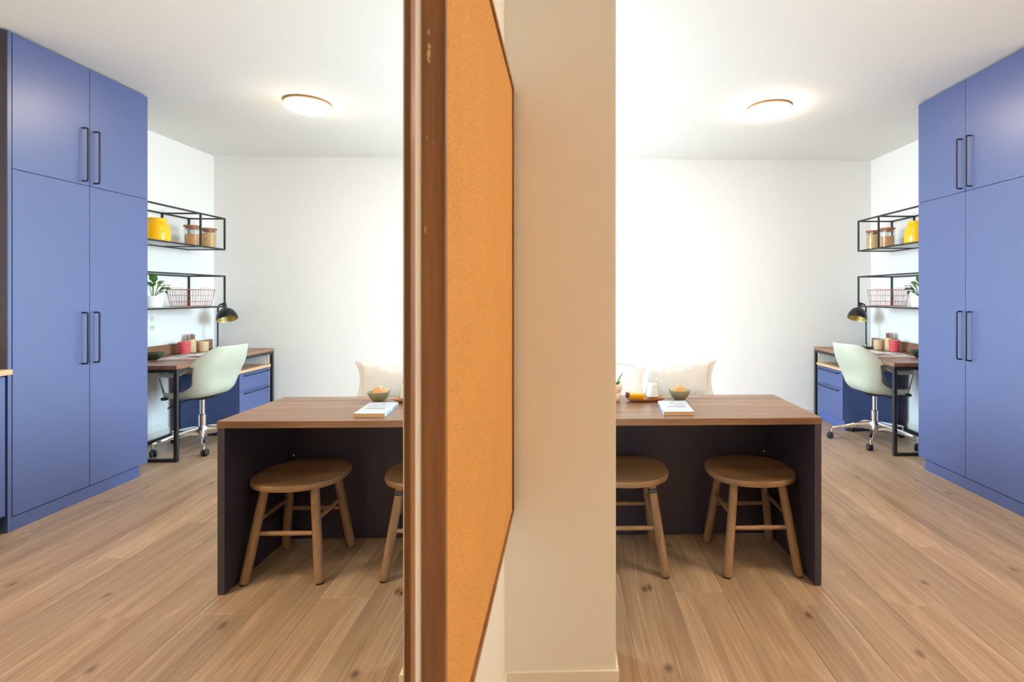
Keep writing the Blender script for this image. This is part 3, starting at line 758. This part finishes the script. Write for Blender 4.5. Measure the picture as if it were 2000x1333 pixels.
for k in range(4):
    r_ = .0415+.002*k; z0 = DZ+.0003+.029*k
    mk('band', lathe(nb(), [(0, 0), (r_-.003, 0), (r_, .004), (r_+.0035, .025), (r_+.001, .0285), (0, .0285)], (3.205, 4.92, z0), 36), 'pink', t, smooth=True)
# open book
OB = Vector((2.922, 4.465, 0)); oex = Vector((.98, -.19, 0)).normalized(); oey = Vector((.19, .98, 0)).normalized()
def ob(a, b, z): p = OB+oex*a+oey*b; return Vector((p.x, p.y, DZ+z))
t = thing('open_book', 'open picture book lying on the desk in front of the pink pot', 'book', ob(0, .16, 0))
OW, OH = .158, .31
def ob_z(a):
    f = abs(a)/OW; h_ = .015 if a > 0 else .026
    return .0064+h_*math.sin(PI*min(1, f*.75+.08))**.7*(1-f*.55)
def page_block(sg):
    bm = nb(); n = 12; lo, hi = [], []
    for i in range(n+1):
        a = sg*OW*i/n
        lo.append([bm.verts.new(ob(a, .006, .0042)), bm.verts.new(ob(a, OH-.006, .0042))]); hi.append([bm.verts.new(ob(a, .006, ob_z(a))), bm.verts.new(ob(a, OH-.006, ob_z(a)))])
    for i in range(n):
        bm.faces.new((hi[i][0], hi[i][1], hi[i+1][1], hi[i+1][0])); bm.faces.new((lo[i][0], lo[i+1][0], lo[i+1][1], lo[i][1]))
        for k in (0, 1): bm.faces.new((lo[i][k], lo[i+1][k], hi[i+1][k], hi[i][k]))
    bm.faces.new((lo[0][0], lo[0][1], hi[0][1], hi[0][0])); bm.faces.new((lo[n][0], hi[n][0], hi[n][1], lo[n][1]))
    return mk('page_block', bm, 'paper', t, smooth=True)
bm = nb()
lo = [bm.verts.new(ob(a, b, .0003)) for a, b in ((-OW-.006, 0), (OW+.006, 0), (OW+.006, OH), (-OW-.006, OH))]; hi = [bm.verts.new(ob(a, b, .004)) for a, b in ((-OW-.006, 0), (OW+.006, 0), (OW+.006, OH), (-OW-.006, OH))]
bm.faces.new(lo[::-1]); bm.faces.new(hi)
for k in range(4): bm.faces.new((lo[k], lo[(k+1) % 4], hi[(k+1) % 4], hi[k]))
mk('cover', bm, 'blush', t)
pb = page_block(1); pb2 = page_block(-1)
def loose(dz, a1):
    bm = nb(); rows = []
    for i in range(9):
        a = -a1*i/8; z = ob_z(a)+dz*(i/8)**1.3
        rows.append([bm.verts.new(ob(a, .006, z)), bm.verts.new(ob(a, OH-.006, z)), bm.verts.new(ob(a, OH-.006, z+.0006)), bm.verts.new(ob(a, .006, z+.0006))])
    for p, q in zip(rows, rows[1:]):
        for k in range(4): bm.faces.new((p[k], p[(k+1) % 4], q[(k+1) % 4], q[k]))
    return mk('loose_page', bm, 'paper', t, smooth=True)
loose(.006, OW*.98); loose(.014, OW*.94)
def patch(bm, a0, a1, b0, b1, m=6):
    rows = [[bm.verts.new(ob(a0+(a1-a0)*i/m, b, ob_z(a0+(a1-a0)*i/m)+.0006)) for b in (b0, b1)] for i in range(m+1)]
    for p, q in zip(rows, rows[1:]): bm.faces.new((p[0], p[1], q[1], q[0]))
    return bm
mk('printed_picture', patch(nb(), .04, .115, .09, .21), 'inklight', pb)
mk('printed_picture_detail', patch(nb(), .05, .10, .085, .125), 'ink', pb)
mk('printed_caption', patch(nb(), .05, .09, .255, .275), 'ink', pb)
# dark bowl
bm = nb(); bx_, by_ = 3.17, 4.505
lathe(bm, [(0, 0), (.035, 0), (.045, .006), (.075, .035), (.092, .056), (.089, .058), (.07, .04), (.04, .014), (0, .010)], (bx_, by_, DZ+.0003), 40)
tag(recenter(mk('bowl', bm, 'enamel', smooth=True), (bx_, by_, DZ)), 'dark green patterned bowl on the near part of the desk, against the wardrobe', 'bowl')

# ------------------------------------------------------------------ bed and cushions behind the table
t = thing('bed', 'white made-up daybed behind the table', 'bed', (-.1, 3.45, 0))
mk('bed_base', box(nb(), -1.2, .99, 2.86, 3.9, 0, .44, .004, 1), 'trim', t)
mk('mattress', box(nb(), -1.2, 1.0, 2.855, 3.905, .442, .655, .03, 4), 'sheet', t, smooth=True)
def pillow(w, h, th, flange, seed, nu=44, nv=30, taper=0, bow=.08):
    bm = nb(); top, bot = [], []
    sd_ = seed*13.7
    for i in range(nu+1):
        r1, r2 = [], []
        for j in range(nv+1):
            u, v = -1+2*i/nu, -1+2*j/nv
            # edges bow inwards, corners stay as ears
            x = u*w/2*(1-.10*(1-v*v)*abs(u)**2)*(1+taper*v); y = v*h/2*(1-bow*(1-u*u)*abs(v)**2)
            uu, vv_ = min(1, abs(u)*(1+flange)), min(1, abs(v)*(1+flange))
            k = max(0, (1-uu**2.2)*(1-vv_**2.2))
            z = th/2*k**.5
            edge = sm(max(abs(u), abs(v)), .3, .8)
            wr = .028*mnoise.noise((u*8+sd_, v*1.3, 2.1))*sm(abs(v), .1, .8) + .010*mnoise.noise((u*3, v*6+sd_, 5))*edge
            z2 = z*(1+wr*9)
            r1.append(bm.verts.new((x, y, z2+.003))); r2.append(bm.verts.new((x, y, -z2-.003)))
        top.append(r1); bot.append(r2)
    for i in range(nu):
        for j in range(nv):
            bm.faces.new((top[i][j], top[i+1][j], top[i+1][j+1], top[i][j+1])); bm.faces.new((bot[i][j], bot[i][j+1], bot[i+1][j+1], bot[i+1][j]))
    for i in range(nu):
        for j in (0, nv): bm.faces.new((top[i][j], top[i+1][j], bot[i+1][j], bot[i][j]))
    for j in range(nv):
        for i in (0, nu): bm.faces.new((top[i][j], top[i][j+1], bot[i][j+1], bot[i][j]))
    return bm
def pose(bm, loc, rx=0, ry=0, rz=0):
    mt = Matrix.Translation(loc) @ Matrix.Rotation(rz, 4, 'Z') @ Matrix.Rotation(ry, 4, 'Y') @ Matrix.Rotation(rx, 4, 'X')
    bmesh.ops.transform(bm, matrix=mt, verts=bm.verts[:]); return mt
bm = pillow(.535, .225, .15, .12, 1, taper=.07, bow=.03); pose(bm, (.718, 3.345, .768), rx=math.radians(74), rz=math.radians(1), ry=math.radians(0))
tag(recenter(mk('cushion', bm, 'linen', smooth='all'), (.705, 3.335, .655)), 'oblong off-white linen cushion with flanged edge, upright on the bed, right of the other', 'cushion', 'cushions on the bed')
bm = pillow(.50, .36, .17, .05, 2); mt = pose(bm, (.255, 3.17, .777), rx=math.radians(30), ry=math.radians(5), rz=math.radians(-6))
t = thing('cushion', 'white cushion with small printed lettering lying at the left behind the plant pot', 'cushion', (.255, 3.21, .655), group='cushions on the bed')
mk('cushion_cover', bm, 'sheet', t, smooth='all')
bm = nb(); r = random.Random(5)
for i in range(11):
    u = -.02+.014*i*1.25; hh = [.020, .012, .008, .016, .022, .010, .009, .010, .008, .010, .014][i]
    for s in range(2):
        x0 = u+.005*s; y0 = .085+.004*r.random()-.0045*i*.4
        a = r.random()*.8-.4
        p = Vector((x0-a*hh, y0-hh/2, 0)); q = Vector((x0+a*hh, y0+hh/2, 0)); dx = Vector((.0014, 0, 0))
        zz = .082
        vs_ = [bm.verts.new(mt @ (p-dx+Vector((0, 0, zz)))), bm.verts.new(mt @ (p+dx+Vector((0, 0, zz)))), bm.verts.new(mt @ (q+dx+Vector((0, 0, zz)))), bm.verts.new(mt @ (q-dx+Vector((0, 0, zz))))]
        bm.faces.new(vs_)
PRINT_BM = bm
mk('printed_lettering', bm, 'ink', t)['kind'] = 'stuff'

# ------------------------------------------------------------------ things on the table
TT = TZ+.0004
# paperback
th = .0148
P0, P1, P2, P3 = Vector((.453, 2.345, 0)), Vector((.594, 2.345, 0)), Vector((.612, 2.585, 0)), Vector((.470, 2.590, 0))
t = thing('paperback', 'white paperback book lying on the table near its front edge', 'book', (.53, 2.46, TT))
ex = (P1-P0); ey = (P3-P0)
def bpnt(u, v, z): p = P0+ex*u+ey*v; return Vector((p.x, p.y, TT+z))
def slab(bm, u0, u1, v0, v1, z0, z1):
    lo = [bm.verts.new(bpnt(u, v, z0)) for u, v in ((u0, v0), (u1, v0), (u1, v1), (u0, v1))]; hi = [bm.verts.new(bpnt(u, v, z1)) for u, v in ((u0, v0), (u1, v0), (u1, v1), (u0, v1))]
    bm.faces.new(lo[::-1]); bm.faces.new(hi)
    for k in range(4): bm.faces.new((lo[k], lo[(k+1) % 4], hi[(k+1) % 4], hi[k]))
    return bm
mk('page_block', slab(nb(), .02, .985, .006, .994, .0008, th-.0008), 'pageedge', t)
cv = mk('cover', slab(slab(slab(nb(), 0, 1, 0, 1, th-.0007, th), 0, 1, 0, 1, 0, .0007), 0, .018, 0, 1, .0007, th-.0007), 'cover', t)
mk('spine_print', slab(slab(nb(), -.004, .0005, .12, .42, .004, .010), -.004, .0005, .55, .8, .004, .010), 'bluespine', cv)
bm = nb(); bl_ = nb(); r = random.Random(11)
def line(b, v, u0, u1, h, gap=.012, mean=.03):
    u = u0
    while u < u1:
        w = mean*(.5+r.random()); w = min(w, u1-u)
        slab(b, u, u+w, v-h/2+.006*r.random(), v+h/2, th, th+.0002); u += w+gap*(.6+.8*r.random())
line(bm, .60, .50, .86, .022, .006, .06); line(bl_, .585, .14, .46, .012)
line(bl_, .545, .42, .66, .010)
line(bm, .455, .22, .86, .030, .014, .022); line(bm, .40, .22, .86, .030, .014, .022)
for u0, v0, u1, v1, w in ((.36, .80, .50, .77, .018), (.50, .775, .58, .71, .016), (.58, .70, .78, .75, .008), (.40, .83, .46, .80, .01)):
    d = Vector((u1-u0, v1-v0, 0)); n_ = Vector((-d.y, d.x, 0)).normalized()*w
    vs_ = [bm.verts.new(bpnt(u0, v0, th+.0003)), bm.verts.new(bpnt((u0+u1)/2-n_.x, (v0+v1)/2-n_.y, th+.0003)), bm.verts.new(bpnt(u1, v1, th+.0003)), bm.verts.new(bpnt((u0+u1)/2+n_.x, (v0+v1)/2+n_.y, th+.0003))]
    bm.faces.new(vs_)
for q_, m_ in ((bm, 'ink'), (bl_, 'inklight')): mk('cover_print', q_, m_, cv)['kind'] = 'stuff'
# bowl of cookies
bx_, by_ = .604, 2.695
bm = lathe(nb(), [(0, 0), (.026, 0), (.029, .003), (.043, .016), (.052, .034), (.0562, .050), (.0535, .051), (.049, .035), (.040, .018), (.024, .008), (0, .007)], (bx_, by_, TT), 40)
tag(recenter(mk('bowl', bm, 'celadon', smooth=True), (bx_, by_, TT)), 'small grey-green bowl of cookies on the table behind the white book', 'bowl')
for i, (dx, dy, dz, rx, ry, lab) in enumerate(((.006, -.008, .050, 62, 14, 'brown cookie standing on edge at the front of the grey-green bowl'), (-.022, .006, .049, 14, -10, 'pale cookie lying flat at the left of the grey-green bowl'), (.012, .018, .055, 48, -20, 'cookie leaning at the back of the grey-green bowl'))):
    bm = nb(); lathe(bm, [(0, -.005), (.021, -.005), (.0245, -.002), (.0245, .001), (.02, .005), (.01, .0065), (0, .007)], n=26)
    for v in bm.verts: v.co += v.co.normalized()*.0012*mnoise.noise(v.co*160)
    pose(bm, (bx_+dx, by_+dy, TT+dz), math.radians(rx), math.radians(ry), i)
    tag(recenter(mk('cookie', bm, 'cookie', smooth=True), (bx_+dx, by_+dy, TT+dz)), lab, 'cookie', 'cookies in the bowl')
# tray
cxt, cyt = .413, 2.675
bm = nb(); rings = []
def tray_r(a):
    c, s_ = math.cos(a), math.sin(a)
    rx = .104 if c > 0 else .094
    r_ = 1/math.sqrt((c/rx)**2+(s_/.055)**2)
    return r_*(1+.10*max(0, c)**8)
for f, z in ((0.0, .005), (.5, .0052), (.8, .008), (.93, .0145), (1.0, .0175), (1.02, .0165), (.96, .008), (.78, .001), (.5, 0), (0, 0)):
    if f == 0: rings.append([bm.verts.new((0, 0, z))])
    else: rings.append([bm.verts.new((tray_r(2*PI*k/48)*f*math.cos(2*PI*k/48), tray_r(2*PI*k/48)*f*math.sin(2*PI*k/48), z)) for k in range(48)])
for a, b in zip(rings, rings[1:]):
    for k in range(48):
        k2 = (k+1) % 48
        if len(a) == 1: bm.faces.new((a[0], b[k], b[k2]))
        elif len(b) == 1: bm.faces.new((a[k], a[k2], b[0]))
        else: bm.faces.new((a[k], a[k2], b[k2], b[k]))
pose(bm, (cxt, cyt, TT), rz=math.radians(8))
tag(recenter(mk('tray', bm, 'acacia', smooth=True), (cxt, cyt, TT)), 'shallow oval wooden tray on the table carrying the juice bottle and jug', 'tray')
# juice bottle lying on the tray
jy, jz = 2.655, TT+.0325
t = thing('juice_bottle', 'small glass bottle of orange juice with a dark cork lying on the tray', 'bottle', (.370, jy, TT+.006))
rotx = Matrix.Rotation(PI/2, 3, 'Y')       # axis along +X
R_ = .026
def hbottle(rs, x0, x1, m_, nm, sm_=True):
    bm = nb(); lathe(bm, [(0, x0), (rs-.003, x0), (rs, x0+.003), (rs, x1-.003), (rs-.003, x1), (0, x1)], (0, 0, 0), 32, rotx)
    bmesh.ops.translate(bm, vec=(0, jy, jz), verts=bm.verts[:]); return mk(nm, bm, m_, t, smooth=sm_)
hbottle(R_, .333, .408, 'glass', 'glass_body')
bm = nb(); n = 32; ra = R_-.002; secs = []
for x in (.336, .4055):
    secs.append([bm.verts.new((x, jy+ra*math.cos(a), jz+min(ra*.42, ra*math.sin(a)))) for a in [2*PI*k/n for k in range(n)]])
for k in range(n): bm.faces.new((secs[0][k], secs[0][(k+1) % n], secs[1][(k+1) % n], secs[1][k]))
bm.faces.new(secs[0][::-1]); bm.faces.new(secs[1])
mk('juice', bm, 'juice', t)
hbottle(.0145, .315, .3325, 'corkstop', 'cork_stopper')
# milk jug
jx, jy2 = .464, 2.70
t = thing('milk_jug', 'clear glass jug of milk with a handle standing on the wooden tray', 'jug', (jx, jy2, TT+.0055))
zb_ = TT+.0056
prof_o = [(.030, 0), (.034, .003), (.0355, .012), (.034, .03), (.029, .06), (.0255, .08), (.0245, .092), (.0255, .100)]
bm = lathe(nb(), [(0, 0)]+prof_o+[(.0238, .100), (.0228, .092), (.0238, .08), (.0273, .06), (.0322, .03), (.0335, .012), (0, .006)], (jx, jy2, zb_), 36)
mk('glass_body', bm, 'glass', t, smooth=True)
mk('handle', tube(nb(), fillet([(jx+.024, jy2, zb_+.078), (jx+.043, jy2, zb_+.076), (jx+.046, jy2, zb_+.05), (jx+.043, jy2, zb_+.035), (jx+.032, jy2, zb_+.036)], .008, 3), .0032, 8), 'glass', t, smooth=True)
bm = lathe(nb(), [(0, .0065), (.0325, .0125), (.0312, .03), (.0262, .06), (.0234, .076), (0, .076)], (jx, jy2, zb_), 36)
o = mk('milk', bm, 'milk', smooth=True); tag(recenter(o, (jx, jy2, zb_)), 'white milk inside the clear glass jug', 'milk')
# plant pot on the table
gx, gy = .252, 2.655
t = thing('potted_plant', 'blush two-tier ceramic pot with a thin green leaf at the left of the table', 'plant', (gx, gy, TT))
mk('pot', lathe(nb(), [(0, 0), (.026, 0), (.032, .004), (.038, .02), (.040, .036), (.037, .045), (.0365, .048), (.041, .054), (.0445, .07), (.0445, .086), (.041, .092), (.038, .092), (.038, .08), (0, .078)], (gx, gy, TT), 40), 'blush', t, smooth=True)
mk('soil', lathe(nb(), [(0, .085), (.0375, .082), (0, .0785)], (gx, gy, TT), 20), 'soil', t)
for i, (a, b, w) in enumerate((((.012, 0, .084), (.052, .01, .152), .0035), ((.0, .005, .084), (-.03, .02, .16), .004), ((-.01, -.004, .084), (-.07, -.01, .13), .004), ((.01, -.008, .084), (.034, -.012, .105), .009), ((-.004, .01, .084), (.0, .03, .17), .004))):
    bm = nb(); leaf_bm(bm, (gx+a[0], gy+a[1], TT+a[2]), (gx+b[0], gy+b[1], TT+b[2]), w, .05, up=Vector((0, 1, 0)))
    mk('leaf', bm, 'leaf', t, smooth='all')

# ------------------------------------------------------------------ ceiling lamps
def ceiling_lamp(x, y, label, group, glow='lampglow'):
    t = thing('ceiling_light', label, 'ceiling light', (x, y, ZC), group=group)
    mk('base_ring', lathe(nb(), [(0, 0), (.163, 0), (.165, -.003), (.165, -.016), (.160, -.019), (0, -.019)], (x, y, ZC-.0005), 56), 'lampring', t, smooth=True)
    mk('diffuser', lathe(nb(), [(0, -.0195), (.152, -.0195), (.158, -.024), (.160, -.036), (.152, -.05), (.125, -.062), (.08, -.069), (0, -.072)], (x, y, ZC), 56), glow, t, smooth=True)
    return t
ceiling_lamp(1.595, 3.97, 'round lit ceiling light with a frosted diffuser', None)
ceiling_lamp(1.60, 1.78, 'round lit ceiling light over the floor in front of the table', None, 'ceilglow')
ceiling_lamp(.95, -.75, 'round lit ceiling light behind the viewer', None, 'hallglow')

# kitchen wall cabinet with its lit strip (beside the viewer, it lights the near half of the room)
t = thing('wall_cabinet', 'blue kitchen wall cabinet with a warm light strip under it', 'cabinet', (3.15, .55, 1.8))
mk('carcass', box(nb(), 2.99, XR-.002, -.2, 1.3, 1.80, 2.5), 'bluelift', t)
for y0 in (-.2, .3, .8): mk('door', box(nb(), 2.97, 2.9885, y0+.002, y0+.498, 1.80, 2.5, .001, 1), 'blue', t)
mk('light_strip', box(nb(), 2.985, 3.035, .35, .95, 1.772, 1.7995), 'midglow', t)
